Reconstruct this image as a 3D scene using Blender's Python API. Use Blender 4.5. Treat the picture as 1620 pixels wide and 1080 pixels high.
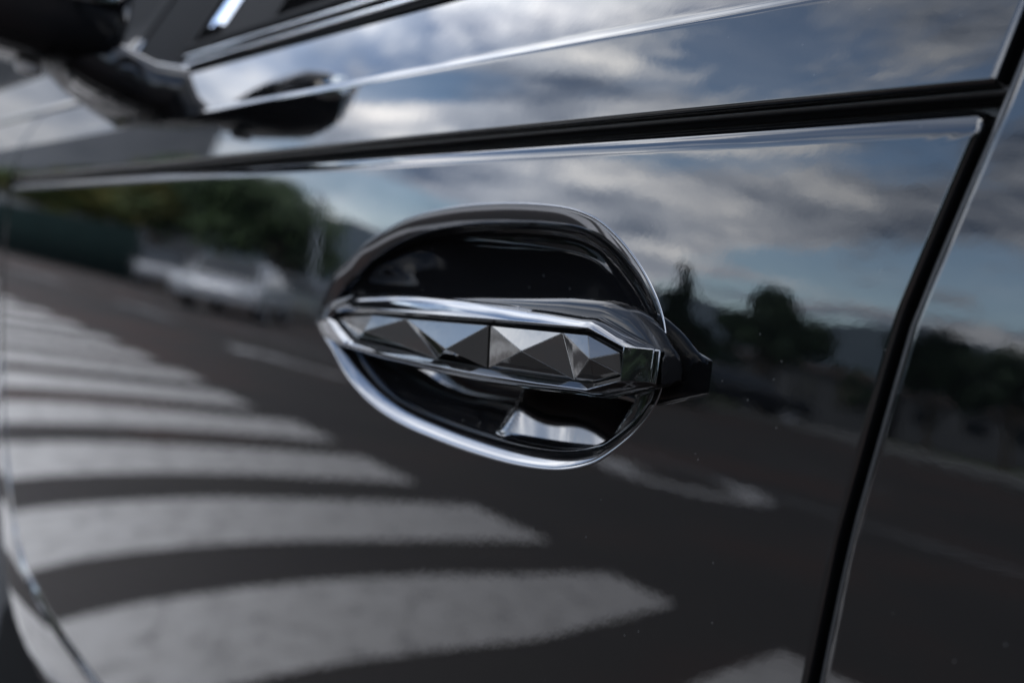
import bpy, bmesh, math, random
from mathutils import Vector, Matrix, noise as mnoise
R = math.radians
for o in list(bpy.data.objects): bpy.data.objects.remove(o)
sc = bpy.context.scene
# ------------------------------------------------------------------ camera
AL, PT, RL = R(35.3), R(.72), R(10.2)
CAM = Vector((0.41, -0.287, 0.95))
F = Vector((-math.cos(AL)*math.cos(PT), math.sin(AL)*math.cos(PT), math.sin(PT)))
R0 = F.cross(Vector((0, 0, 1))).normalized(); U0 = R0.cross(F)
RX = R0*math.cos(RL)+U0*math.sin(RL); UX = U0*math.cos(RL)-R0*math.sin(RL)
cd = bpy.data.cameras.new('camera'); cam = bpy.data.objects.new('camera', cd); sc.collection.objects.link(cam)
cam.matrix_world = Matrix(((RX.x, UX.x, -F.x, CAM.x), (RX.y, UX.y, -F.y, CAM.y), (RX.z, UX.z, -F.z, CAM.z), (0, 0, 0, 1)))
cd.sensor_width = 36; cd.lens = 40; cd.clip_start = .02; cd.clip_end = 6000
cd.dof.use_dof = True; cd.dof.focus_distance = .425; cd.dof.aperture_fstop = 6.3
sc.camera = cam
# ------------------------------------------------------------------ world, sun, exposure
SUN_EL, SUN_AZ = 52, 60          # the sun stands high behind the car; azimuth counted from +x towards +y
w = bpy.data.worlds.new('World'); sc.world = w; w.use_nodes = True
nt = w.node_tree; nt.nodes.clear(); N = nt.nodes.new; L = nt.links.new
def mth(op, a, b=None, c=None):
    n = N('ShaderNodeMath'); n.operation = op
    for i, v in enumerate((a, b, c)):
        if v is None: continue
        if isinstance(v, (int, float)): n.inputs[i].default_value = v
        else: L(v, n.inputs[i])
    return n.outputs[0]
out = N('ShaderNodeOutputWorld'); bg = N('ShaderNodeBackground'); L(bg.outputs[0], out.inputs[0])
sky = N('ShaderNodeTexSky'); sky.sky_type = 'NISHITA'; sky.sun_disc = False
sky.sun_elevation = R(SUN_EL); sky.sun_rotation = R(90-SUN_AZ); sky.air_density = 1.0; sky.dust_density = .15; sky.ozone_density = 2.6
tc = N('ShaderNodeTexCoord'); sp = N('ShaderNodeSeparateXYZ'); L(tc.outputs['Generated'], sp.inputs[0])
zc = mth('ADD', mth('MAXIMUM', sp.outputs[2], 0.0), .13)
cb = N('ShaderNodeCombineXYZ'); L(mth('DIVIDE', sp.outputs[0], zc), cb.inputs[0]); L(mth('DIVIDE', sp.outputs[1], zc), cb.inputs[1])
def wnoise(scale, detail, rough, off, dist=0.):
    m = N('ShaderNodeMapping'); m.inputs['Location'].default_value = off; L(cb.outputs[0], m.inputs[0])
    n = N('ShaderNodeTexNoise'); n.inputs['Scale'].default_value = scale; n.inputs['Detail'].default_value = detail
    n.inputs['Roughness'].default_value = rough; n.inputs['Distortion'].default_value = dist; L(m.outputs[0], n.inputs['Vector'])
    return n.outputs[0]
def wramp(v, stops):
    r = N('ShaderNodeValToRGB'); L(v, r.inputs[0]); e = r.color_ramp.elements
    for i, (p, c) in enumerate(stops):
        x = e[i] if i < 2 else e.new(p)
        x.position = p; x.color = (*c, 1) if len(c) == 3 else c
    return r.outputs[0]
dens = wnoise(.8, 12, .64, (6.6, 17.9, 0), .35)
mask = wramp(dens, [(.455, (0, 0, 0)), (.535, (1, 1, 1))])
shade = wnoise(1.1, 10, .68, (8.3, 4.2, 1.0), .2)
ccol = wramp(shade, [(.38, (1.9, 2.5, 3.7)), (.50, (7.0, 7.6, 8.8)), (.62, (16.5, 16.3, 16.2))])
side = N('ShaderNodeMapRange'); side.interpolation_type = 'SMOOTHSTEP'; L(sp.outputs[0], side.inputs[0])
for k_, q_ in ((1, -1.), (2, -.80), (3, .10), (4, 1.)): side.inputs[k_].default_value = q_
vs_ = N('ShaderNodeVectorMath'); vs_.operation = 'SCALE'; L(ccol, vs_.inputs[0])
bank = wramp(mth('MULTIPLY_ADD', sp.outputs[0], .5, .5), [(.08, (1, 1, 1)), (.22, (.52, .52, .52)), (.36, (.52, .52, .52)), (.46, (1, 1, 1))])     # a heavier bank of cloud opposite the rear door
L(mth('MULTIPLY', side.outputs[0], bank), vs_.inputs['Scale']); ccol = vs_.outputs[0]
hs = N('ShaderNodeHueSaturation'); hs.inputs['Saturation'].default_value = .98; L(sky.outputs[0], hs.inputs['Color'])
mx = N('ShaderNodeMix'); mx.data_type = 'RGBA'; L(mth('MINIMUM', mth('ADD', mask, mth('ADD', mth('MULTIPLY', mth('SUBTRACT', 1, side.outputs[0]), 1.3), mth('MULTIPLY', mth('SUBTRACT', 1, bank), .3))), 1), mx.inputs[0]); L(hs.outputs[0], mx.inputs[6]); L(ccol, mx.inputs[7])
L(mx.outputs[2], bg.inputs[0]); bg.inputs[1].default_value = .15
sd = bpy.data.lights.new('sun', 'SUN'); sd.energy = .6; sd.angle = R(10); sd.color = (1, .95, .88)
so = bpy.data.objects.new('sun', sd); sc.collection.objects.link(so)
sdir = Vector((math.cos(R(SUN_EL))*math.cos(R(SUN_AZ)), math.cos(R(SUN_EL))*math.sin(R(SUN_AZ)), math.sin(R(SUN_EL))))
so.rotation_euler = sdir.to_track_quat('Z', 'Y').to_euler()
sc.view_settings.view_transform = 'Standard'; sc.view_settings.look = 'None'; sc.view_settings.gamma = 1
sc.view_settings.exposure = 1.86
sc.render.engine = 'CYCLES'
sc.cycles.max_bounces = 8; sc.cycles.glossy_bounces = 6; sc.cycles.transmission_bounces = 6
sc.cycles.caustics_reflective = False; sc.cycles.caustics_refractive = False
# ------------------------------------------------------------------ materials
def mat(name, col, rough=.5, metal=0., ior=1.5, coat=0., spec=None):
    m = bpy.data.materials.new(name); m.use_nodes = True; b = m.node_tree.nodes['Principled BSDF']
    b.inputs['Base Color'].default_value = (*col, 1); b.inputs['Roughness'].default_value = rough
    b.inputs['Metallic'].default_value = metal; b.inputs['IOR'].default_value = ior; b.inputs['Coat Weight'].default_value = coat
    b.inputs['Coat Roughness'].default_value = .01
    if spec is not None: b.inputs['Specular IOR Level'].default_value = spec
    return m
def nbump(m, scale, dist, detail=2, coat=False):
    t = m.node_tree; b = t.nodes['Principled BSDF']
    c = t.nodes.new('ShaderNodeTexCoord'); n = t.nodes.new('ShaderNodeTexNoise'); n.inputs['Scale'].default_value = scale
    n.inputs['Detail'].default_value = detail; u = t.nodes.new('ShaderNodeBump'); u.inputs['Distance'].default_value = dist; u.inputs['Strength'].default_value = 1
    t.links.new(c.outputs['Object'], n.inputs['Vector']); t.links.new(n.outputs[0], u.inputs['Height']); t.links.new(u.outputs[0], b.inputs['Normal'])
    if coat: t.links.new(u.outputs[0], b.inputs['Coat Normal'])
def ncolor(m, scale, stops, detail=4, rough=.55, vec='Object'):
    t = m.node_tree; b = t.nodes['Principled BSDF']
    c = t.nodes.new('ShaderNodeTexCoord'); n = t.nodes.new('ShaderNodeTexNoise'); n.inputs['Scale'].default_value = scale
    n.inputs['Detail'].default_value = detail; n.inputs['Roughness'].default_value = rough
    r = t.nodes.new('ShaderNodeValToRGB'); e = r.color_ramp.elements
    for i, (p, cc) in enumerate(stops):
        x = e[i] if i < 2 else e.new(p)
        x.position = p; x.color = (*cc, 1)
    t.links.new(c.outputs[vec], n.inputs['Vector']); t.links.new(n.outputs[0], r.inputs[0]); t.links.new(r.outputs[0], b.inputs['Base Color'])
    return n, r
PAINT = mat('black_car_paint', (.0014, .0015, .0017), .016, 0, 1.62, 0.)
nbump(PAINT, 190, .0000095, 2, True)
def dusty(m, dens_, col, r0, r1):     # sparse settled specks and faint smears in the gloss
    t = m.node_tree; b = t.nodes['Principled BSDF']; c = t.nodes.new('ShaderNodeTexCoord')
    vo = t.nodes.new('ShaderNodeTexVoronoi'); vo.inputs['Scale'].default_value = dens_; t.links.new(c.outputs['Object'], vo.inputs['Vector'])
    r = t.nodes.new('ShaderNodeValToRGB'); e = r.color_ramp.elements; e[0].position = .035; e[0].color = (*col, 1); e[1].position = .06; e[1].color = (*b.inputs['Base Color'].default_value[:3], 1)
    t.links.new(vo.outputs['Distance'], r.inputs[0]); t.links.new(r.outputs[0], b.inputs['Base Color'])
    n = t.nodes.new('ShaderNodeTexNoise'); n.inputs['Scale'].default_value = 9; n.inputs['Detail'].default_value = 6; t.links.new(c.outputs['Object'], n.inputs['Vector'])
    q = t.nodes.new('ShaderNodeMapRange'); q.inputs[1].default_value = .35; q.inputs[2].default_value = .7; q.inputs[3].default_value = r0; q.inputs[4].default_value = r1
    t.links.new(n.outputs[0], q.inputs[0]); t.links.new(q.outputs[0], b.inputs['Roughness'])
dusty(PAINT, 120, (.030, .030, .029), .010, .036)
CHROME = mat('smoked_chrome', (.13, .134, .142), .035, .97)
CHROME_D = mat('dark_chrome', (.10, .105, .11), .035, 1.)
FACET = mat('faceted_dark_chrome', (.105, .105, .102), .03, .9); nbump(FACET, 110, .00005, 2)
PIANO = mat('piano_black', (.006, .006, .0065), .02, 0, 1.5); nbump(PIANO, 300, .000006, 2)
BOWLM = mat('gloss_black_cup', (.008, .008, .0088), .03, 0, 1.95)
dusty(BOWLM, 110, (.12, .12, .12), .02, .05)
RUBBER = mat('black_rubber', (.022, .022, .022), .45, 0, 1.45)
MATTE = mat('matte_black_trim', (.004, .004, .004), .8, 0, 1.12)
GRIPM = mat('grip_black', (.006, .006, .0065), .035, 0, 1.28)
SEALM = mat('satin_rubber', (.03, .03, .03), .28, 0, 1.5)
PLASTIC = mat('black_plastic', (.012, .012, .012), .35, 0, 1.45)
GLASS = mat('tinted_glass', (.022, .032, .029), .0, 0, 1.35); GLASS.node_tree.nodes['Principled BSDF'].inputs['Transmission Weight'].default_value = 1
LENS = mat('clear_lens', (.5, .5, .5), .05, .0, 1.5)
SILVER_B = mat('bright_trim', (.6, .62, .65), .06, 1.)
# ------------------------------------------------------------------ helpers
def link(o, parent=None):
    sc.collection.objects.link(o)
    if parent is not None: o.parent = parent
    return o
def tag(o, label=None, cat=None, group=None, kind=None):
    for k, v in (('label', label), ('category', cat), ('group', group), ('kind', kind)):
        if v: o[k] = v
    return o
def empty(name, loc=(0, 0, 0), rz=0., parent=None):
    o = bpy.data.objects.new(name, None); o.location = loc; o.rotation_euler = (0, 0, rz); o.empty_display_size = .1
    return link(o, parent)
def mesh(name, vs, fs, m, parent=None, smooth=True, normals=None, mats=None, mi=None):
    me = bpy.data.meshes.new(name); me.from_pydata([tuple(v) for v in vs], [], fs)
    for mm in (mats or [m]): me.materials.append(mm)
    if mi: me.polygons.foreach_set('material_index', mi)
    me.polygons.foreach_set('use_smooth', [smooth]*len(me.polygons)); me.update()
    if normals is not None:
        sc_ = 0
        for p in me.polygons:
            sc_ += p.area*p.normal.dot(sum((Vector(normals[k]) for k in p.vertices), Vector()))
        if sc_ < 0: me.flip_normals()
        me.normals_split_custom_set_from_vertices([tuple(n) for n in normals])
    return link(bpy.data.objects.new(name, me), parent)
def bmobj(name, bm, m, parent=None, smooth=False, auto=None):
    me = bpy.data.meshes.new(name); bm.normal_update(); bm.to_mesh(me); bm.free(); me.materials.append(m)
    me.polygons.foreach_set('use_smooth', [smooth]*len(me.polygons))
    return link(bpy.data.objects.new(name, me), parent)
def add_bevel(o, wd, seg=3, ang=30):
    b = o.modifiers.new('bevel', 'BEVEL'); b.width = wd; b.segments = seg; b.limit_method = 'ANGLE'; b.angle_limit = R(ang); b.harden_normals = True
    for p in o.data.polygons: p.use_smooth = True
    return o
def box(bm, x0, x1, y0, y1, z0, z1):
    vs = [bm.verts.new(p) for p in ((x0, y0, z0), (x1, y0, z0), (x1, y1, z0), (x0, y1, z0), (x0, y0, z1), (x1, y0, z1), (x1, y1, z1), (x0, y1, z1))]
    for f in ((0, 3, 2, 1), (4, 5, 6, 7), (0, 1, 5, 4), (1, 2, 6, 5), (2, 3, 7, 6), (3, 0, 4, 7)): bm.faces.new([vs[i] for i in f])
def boxobj(name, x0, x1, y0, y1, z0, z1, m, parent=None, bev=0):
    bm = bmesh.new(); box(bm, x0, x1, y0, y1, z0, z1); o = bmobj(name, bm, m, parent)
    if bev: add_bevel(o, bev, 2)
    return o
def grid_faces(nu, nv, closed=False):
    fs = []
    for i in range(nu-1):
        for j in range(nv if closed else nv-1):
            k = (j+1) % nv; fs.append((i*nv+j, i*nv+k, (i+1)*nv+k, (i+1)*nv+j))
    return fs
def resample(pts, n, closed=True):
    P = [Vector(p) for p in pts]; P2 = P+[P[0]] if closed else P
    d = [0.]
    for a, b in zip(P2, P2[1:]): d.append(d[-1]+(b-a).length)
    T = d[-1]; o = []; k = 0
    for i in range(n):
        s = T*i/(n if closed else n-1)
        while k < len(P2)-2 and d[k+1] < s: k += 1
        t = (s-d[k])/max(d[k+1]-d[k], 1e-9); o.append(P2[k].lerp(P2[k+1], min(1, t)))
    return o
def catmull(pts, per=12, closed=True):
    P = [Vector(p) for p in pts]; n = len(P); o = []
    for i in range(n if closed else n-1):
        g = (lambda k: P[k % n]) if closed else (lambda k: P[max(0, min(n-1, k))])
        a, b, c, d = g(i-1), g(i), g(i+1), g(i+2)
        for j in range(per):
            t = j/per
            o.append(.5*((2*b)+(c-a)*t+(2*a-5*b+4*c-d)*t*t+(3*b-a-3*c+d)*t**3))
    if not closed: o.append(P[-1])
    return o
def lerpi(x, xs, ys):
    if x <= xs[0]: return ys[0]
    for i in range(len(xs)-1):
        if x <= xs[i+1]: return ys[i]+(ys[i+1]-ys[i])*(x-xs[i])/(xs[i+1]-xs[i])
    return ys[-1]
# ================================================================== THE CAR
# x runs along the car (front = -x), the side faces -y; heights below are counted from the handle at z = .95
ZH = .95
W = 1.86
car = empty('minivan', (0, 0, 0)); tag(car, 'glossy black minivan seen close along its side, at the faceted chrome door handle', 'car')
A_, B_, B2, C_, E_, C2, M_ = -0.01819, 0.26605, 1.94861, 0.0219, 0.00873, 0.02644, 0.06774
def g(x, z):
    z = max(z, -.34)
    return A_*z+B_*z*z/2+B2*z**3/3+C_*x*x/2+E_*x+C2*x**3/3+M_*x*z+(RB/2*max(0, z-.0868)**2 if ROLL else 0)
ROLL, RB = False, 78.       # the skin under the groove rolls in before its edge
def gz(x, z): return A_+B_*z+B2*z*z+M_*x+(RB*max(0, z-.0868) if ROLL else 0)
ZG, ZC, ZB = .1025, .139, .186      # groove top, shoulder crease, belt
def slope(x, z):                     # inward lean of the side above the groove
    s0 = A_+B_*.1+B2*.01+M_*x*.6
    if z < ZC-.002: return s0+.05*(z-ZG)/(ZC-ZG)
    a = .40+.9*(z-ZC)+.26*math.exp(-((z-ZC-.0012)/.0024)**2)
    t = min(1, max(0, (z-(ZC-.002))/.004)); t = t*t*(3-2*t)
    return (s0+.05)*(1-t)+a*t
_c = {}
def yu(x, z):
    n = max(1, int((z-.098)/.0008)); y = g(x, .098); h = (z-.098)/n
    for i in range(n): y += slope(x, .098+h*(i+.5))*h
    return y
def ys(x, z): return g(x, z) if z <= .098 else yu(x, z)
def nrm(x, z):
    s = gz(x, z) if z <= .098 else slope(x, z)
    return Vector((C_*x+E_+C2*x*x+M_*z, -1, s)).normalized()
SX = [-.6, -.29, -.084, -.038, .0317, .098, .1254, .2, .3]
SV = [.182, .1815, .1827, .1849, .1937, .2106, .2160, .232, .256]
def xr(z): return lerpi(z, SX, SV)
def fold(x, z, ex, ez, th, r, deep=0.):   # point & normal on an edge rolled inwards in direction (ex, ez)
    n = nrm(x, z); e = Vector((ex, 0, ez)).normalized()
    p = Vector((x, ys(x, z), z))+e*(r*math.sin(th))+Vector((0, r*(1-math.cos(th))+deep, 0))
    nn = (n*math.cos(th)+e*math.sin(th)).normalized()
    return Vector((p.x, p.y, p.z+ZH)), nn
# ---- lower skin of the front door, with the opening of the handle cup
OUT = [(-.1880, .0005), (-.1862, .0125), (-.1755, .0268), (-.1580, .0375), (-.1402, .0478), (-.1034, .0600), (-.0623, .0658), (-.0194, .0676), (.0180, .0664), (.0400, .0632),
       (.0560, .0575), (.0734, .0470), (.0875, .0350), (.0970, .0230), (.1015, .0100), (.1020, -.0010), (.0994, -.0100), (.0920, -.0200), (.0800, -.0300), (.0690, -.0365), (.0506, -.0420), (.0250, -.0450),
       (-.0037, -.0458), (-.0380, -.0452), (-.0724, -.0433), (-.1000, -.0395), (-.1236, -.0335), (-.1450, -.0250), (-.1640, -.0140), (-.1800, -.0060)]
OUT = [Vector((a, 0, b)) for a, b in OUT]
ring = resample(catmull(OUT, 10), 260)
cen = Vector((-.03, 0, .008))
top = [(x_, .0925) for x_ in (-1.03, -.8, -.5, -.2, 0, .1)]+[(xr(.0925)+.0010, .0925)]
right = [(xr(z)+.0014, z) for z in (.0915, .08, .065, .05, .035, .02, 0, -.02, -.038, -.06, -.084, -.15, -.22)]+[(xr(-.29)+.0014, -.300)]
bottom = [(-.3, -.3045), (-.45, -.3045), (-.575, -.303), (-.66, -.300), (-.757, -.289), (-.82, -.271), (-.870, -.245), (-.932, -.194), (-.97, -.145), (-.997, -.1), (-1.015, -.05), (-1.028, 0), (-1.03, .05)]
poly = resample([(a, 0, b) for a, b in top+right+bottom], 900)
def cast(loop, c, d):
    best = None
    n = len(loop)
    for i in range(n):
        a, b = loop[i], loop[(i+1) % n]; ex, ez = b.x-a.x, b.z-a.z
        det = d.x*(-ez)+ex*d.z
        if abs(det) < 1e-12: continue
        ax, az = a.x-c.x, a.z-c.z
        t = (ax*(-ez)+ex*az)/det; s = (d.x*az-d.z*ax)/det
        if t > 0 and -1e-6 <= s <= 1+1e-6 and (best is None or t < best): best = t
    return best
inner = []
for p in poly:
    d = (p-cen); d = Vector((d.x, 0, d.z)).normalized(); inner.append(cen+d*cast(ring, cen, d))
ROLL = True
vs, ns = [], []
NL = 84; M = len(poly)
for i in range(NL):
    t = (i/(NL-1)); t = t*t*(3-2*t)
    for j in range(M):
        p = inner[j].lerp(poly[j], t)
        if i == 0: p = inner[j].lerp(cen, .02)
        vs.append((p.x, g(p.x, p.z), p.z+ZH)); ns.append(nrm(p.x, min(p.z, .0975)))
def outn(loop, j):
    a, b = loop[(j-1) % len(loop)], loop[(j+1) % len(loop)]; t = (b-a).normalized(); n = Vector((-t.z, 0, t.x))
    return n if n.dot(loop[j]-cen) > 0 else -n
nf = 0
for th, deep in [(a, 0) for a in (.2, .4, .65, .9, 1.15, 1.4, 1.57)]+[(1.57, .022)]:
    nf += 1
    for j in range(M):
        n = outn(poly, j); p, q = fold(poly[j].x, poly[j].z, n.x, n.z, th, .0038-.0019*min(1, max(0, (n.x-.3)/.4)), deep); vs.append(p); ns.append(q)
fs = [tuple(reversed(f)) for f in grid_faces(NL+nf, M, True)]
door = mesh('front_door', vs, fs, PAINT, car, True, ns)
ROLL = False
# ---- generic painted skin between x0(z)..x1(z) with rolled edges
def skin(name, x0, x1, z0, z1, nx, nz, rl=.0032, left=True, rgt=True, bot=True, topf=False, m=PAINT, xbias=1.):
    zl = [z0+(z1-z0)*i/nz for i in range(nz+1)]
    if z0 < ZC < z1: zl = sorted(set([round(z, 5) for z in zl]+[round(ZC-.004+.0006*k, 5) for k in range(20)]))
    rows = []
    ths = (.25, .5, .75, 1., 1.3, 1.57)
    if bot: rows += [(z0, -1, a, .02 if k == 0 else 0) for k, a in enumerate([1.57]+list(reversed(ths)))]
    rows += [(z, 0, 0, 0) for z in zl]
    if topf: rows += [(z1, 1, a, 0) for a in ths]+[(z1, 1, 1.57, .02)]
    cols = []
    if left: cols += [(0, -1, a, .02 if k == 0 else 0) for k, a in enumerate([1.57]+list(reversed(ths)))]
    cols += [((i/nx)**xbias, 0, 0, 0) for i in range(nx+1)]
    if rgt: cols += [(1, 1, a, 0) for a in ths]+[(1, 1, 1.57, .02)]
    v, nn = [], []
    for z, ez, tz, dz in rows:
        for u, ex, tx, dx in cols:
            x = x0(z)+(x1(z)-x0(z))*u; n = nrm(x, z)
            p = Vector((x, ys(x, z), z+ZH)); q = n.copy()
            if ex: p += Vector((ex*rl*math.sin(tx), rl*(1-math.cos(tx))+dx, 0)); q = (n*math.cos(tx)+Vector((ex, 0, 0))*math.sin(tx))
            if ez: p += Vector((0, rl*(1-math.cos(tz))+dz, ez*rl*math.sin(tz))); q = (q*math.cos(tz)+Vector((0, 0, ez))*math.sin(tz))
            v.append(p); nn.append(q.normalized())
    f = grid_faces(len(rows), len(cols))
    o = mesh(name, v, f, m, car, True, nn)
    return o
skin('door_shoulder', lambda z: -1.03, lambda z: xr(z), ZG+.0018, ZB, 150, 18, rl=.0018, xbias=1)
skin('rear_door', lambda z: xr(z)+.0112, lambda z: 1.30, -.305, ZB, 110, 60, rl=.0036, xbias=1.8, rgt=True)
skin('front_fender', lambda z: -1.95, lambda z: -1.044, -.02, ZB, 40, 20, left=False)
skin('rear_quarter', lambda z: 1.31, lambda z: 2.3, -.305, ZB, 30, 20, rgt=False)
# dark seals behind the gaps
def ribbon(name, pts, wid, m, parent=car, th=.004):
    # a strip following 3-D points (x, y, z), width across the vertical or lateral
    v = []; n = len(pts)
    for i in range(n):
        a, b = Vector(pts[max(0, i-1)]), Vector(pts[min(n-1, i+1)]); t = (b-a).normalized(); s = t.cross(Vector((0, 1, 0))).normalized(); p = Vector(pts[i])
        for k in ((-.5, .5), (-.5, 0), (-.25, -.5), (.25, -.5), (.5, 0), (.5, .5)):
            v.append(p+s*wid*k[0]+Vector((0, th*k[1], 0)))
    f = grid_faces(n, 6)
    return mesh(name, v, f, m, parent)
zz = [-.31+.02*i for i in range(26)]
ribbon('door_seal', [(xr(z)+.0036, ys(xr(z), z)+.0155, z+ZH) for z in zz], .020, RUBBER)
ribbon('door_seal', [(xr(z)+.0066, ys(xr(z), z)+.0062, z+ZH) for z in zz], .0034, SEALM, th=.006)
xx = [-1.02+.02*i for i in range(64)]
ribbon('groove_liner', [(x, g(x, .098)+.0155, .0995+ZH) for x in xx], .020, RUBBER)
ribbon('groove_liner', [(x, g(x, .098)+.009, .1018+ZH) for x in xx], .0035, PLASTIC, th=.008)
ribbon('door_seal', [(-1.037, ys(-1.037, z)+.017, z+ZH) for z in [-.1+.02*i for i in range(15)]], .022, RUBBER)
# ---- painted sill below the door, following its lower front corner
bl = [Vector((a, 0, b)) for a, b in [(xr(-.3)+.6, -.3045), (xr(-.3), -.3045), (-.1, -.3045)]+bottom]
bl = resample(catmull(bl, 6, False), 140, False)
v, nn = [], []
for j in range(len(bl)):
    a, b = bl[max(0, j-1)], bl[min(len(bl)-1, j+1)]; t = (b-a).normalized(); n = Vector((-t.z, 0, t.x))
    if n.dot(bl[j]-Vector((0, 0, .5))) < 0: n = -n
    for d, dy, an in ((.0108, .022, 0), (.0108, .003, 0), (.0112, .0012, 0), (.0125, .0004, 0), (.015, 0, 0), (.03, .001, .05), (.05, .003, .12), (.062, .006, .3), (.070, .011, .7), (.075, .018, 1.1), (.078, .03, 1.4), (.078, .06, 1.5)):
        p = bl[j]+n*d
        q = (nrm(p.x, p.z)*math.cos(an)+n*math.sin(an)).normalized()
        v.append((p.x, g(p.x, p.z)+dy, p.z+ZH)); nn.append(q)
side_sill = mesh('side_sill', v, grid_faces(len(bl), 12), PAINT, car, True, nn)
v = []
for j in range(len(bl)):
    p = bl[j]; yb = g(p.x, p.z)
    q = cen
    v += [(p.x-.03*(1 if p.x < -.9 else 0), yb+.023, p.z+.02+ZH), (p.x-.03*(1 if p.x < -.9 else 0), yb+.023, p.z-.05+ZH)]
mesh('sill_liner', v, grid_faces(len(bl), 2), RUBBER, car)
# ---- belt: rubber strip, bright strip, rubber, glass
def rail(name, prof, x0, x1, m, n=60, taper=None):
    v = []
    for i in range(n+1):
        x = x0+(x1-x0)*i/n
        for dy, z in prof: v.append((x, ys(x, ZB)+dy, z+ZH))
    return mesh(name, v, grid_faces(n+1, len(prof)), m, car)
def rnd(y0, z0, y1, z1, bul, k=8):    # bulged profile between two points
    o = []
    for i in range(k+1):
        t = i/k; o.append((y0+(y1-y0)*t-bul*math.sin(math.pi*t), z0+(z1-z0)*t))
    return o
rail('belt_seal', [(-.0005, .1863), (.012, .1865)]+rnd(.003, .1875, .0062, .1945, .0030), -.62, xr(.19)+.003, MATTE)
rail('belt_trim', rnd(.0068, .1950, .0095, .2010, .0045)+[(.02, .201)], -.60, xr(.2)+.003, SILVER_B)
rail('belt_seal', rnd(.010, .2015, .0125, .2060, .0022)+[(.02, .206)], -.62, xr(.2)+.003, MATTE)
rail('belt_trim', rnd(.0125, .2065, .0150, .2125, .0040)+[(.03, .2125)], -.60, xr(.2)+.003, SILVER_B)
rail('belt_seal', rnd(.0155, .2130, .0215, .2270, .003)+[(.03, .2270)], -.62, xr(.2)+.003, MATTE)
rail('belt_seal', rnd(.001, .1863, .018, .2180, .004), xr(.19)+.0105, 2.3, MATTE)
def yg(x, z): return ys(x, ZB)+.020+(z-.2175)*.40+(z-.2175)**2*.25
def pane(name, x0, x1, z0, z1, m, dy=0., nx=24, nz=12, sl=0.):
    v = []
    for i in range(nx+1):
        for j in range(nz+1):
            z = z0+(z1-z0)*j/nz; x = x0+(x1-x0)*i/nx+sl*(z-z0)*(1-i/nx); v.append((x, yg(x, z)+dy, z+ZH))
    n = len(v); f = grid_faces(nx+1, nz+1)
    v += [(a, b+.004, c) for a, b, c in v]; f2 = [tuple(n+i for i in reversed(q)) for q in f]
    rim = []
    w_ = nz+1
    bd = [i*w_ for i in range(nx+1)]+[nx*w_+j for j in range(1, w_)]+[i*w_+nz for i in range(nx-1, -1, -1)]+[j for j in range(nz-1, 0, -1)]
    for a, b in zip(bd, bd[1:]+bd[:1]): rim.append((b, a, a+n, b+n))
    o = mesh(name, v, f+f2+rim, m, car); return o
pane('side_window', -.63, .16, .2175, .62, GLASS)
pane('window_dark_panel', -.555, -.435, .2190, .62, MATTE, -.004, 8, 6)  # dark panel added over part of the glass that came out too bright
pane('side_window', .30, 1.30, .2175, .62, GLASS)
pane('door_pillar', .16, .30, .2165, .62, PIANO, -.002)
pane('sail_panel', -.80, -.615, .1868, .40, MATTE, -.004, sl=.0)
pane('front_pillar', -1.75, -.800, .1862, .255, PAINT, -.010, 40, 8)
pane('quarter_window', -1.75, -.800, .2560, .62, MATTE, -.006)
boxobj('scuttle', -1.75, -.9, .16, W-.16, .80, 1.19, PLASTIC, car, .02)
# ---- shell of the rest of the car

def shell(name, prof, y0, y1, m, bev=.02):
    v = [(x, y0, z) for x, z in prof]+[(x, y1, z) for x, z in prof]; n = len(prof)
    f = [tuple(range(n-1, -1, -1)), tuple(range(n, 2*n))]+[(i, (i+1) % n, n+(i+1) % n, n+i) for i in range(n)]
    o = mesh(name, v, f, m, car, False); return add_bevel(o, bev, 3) if bev else o
shell('roof', [(-.42, 1.60), (.2, 1.70), (1.6, 1.70), (2.3, 1.60), (2.3, 1.565), (1.6, 1.66), (.2, 1.66), (-.42, 1.56)], .20, W-.20, PAINT, .012)
shell('hood', [(-1.03, 1.13), (-1.5, 1.09), (-1.9, 1.0), (-2.02, .86), (-1.96, .83), (-1.84, .96), (-1.5, 1.05), (-1.03, 1.08)], .05, W-.05, PAINT, .012)
mesh('windscreen', [(-1.03, .12, 1.135), (-1.03, W-.12, 1.135), (-.42, W-.24, 1.58), (-.42, .24, 1.58), (-1.03, .12, 1.129), (-1.03, W-.12, 1.129), (-.42, W-.24, 1.574), (-.42, .24, 1.574)],
     [(0, 1, 2, 3), (7, 6, 5, 4), (0, 3, 7, 4), (1, 5, 6, 2), (0, 4, 5, 1), (3, 2, 6, 7)], GLASS, car, False)
boxobj('dashboard', -1.0, -.55, .16, W-.16, .80, 1.13, PLASTIC, car, .03)
boxobj('cabin_floor', -1.9, 2.25, .12, W-.12, .30, .40, PLASTIC, car)
boxobj('door_lining', -.98, 2.2, .085, .12, .40, 1.15, PLASTIC, car)
for px in (-.1, .9): 
    for py in (.5, 1.32):
        boxobj('seat', px, px+.5, py-.25, py+.25, .55, .72, PLASTIC, car, .05); boxobj('seat_back', px+.42, px+.56, py-.24, py+.24, .72, 1.38, PLASTIC, car, .05)
boxobj('far_side', -1.95, 2.3, W-.06, W, .32, 1.15, PAINT, car, .02)
boxobj('tailgate', 2.25, 2.31, .1, W-.1, .4, 1.6, PAINT, car, .02)
boxobj('front_bumper', -2.06, -1.9, .08, W-.08, .30, .92, PAINT, car, .04)
boxobj('wheel_arch_cover', -1.86, -1.04, .10, .30, .40, .93, RUBBER, car)
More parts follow.
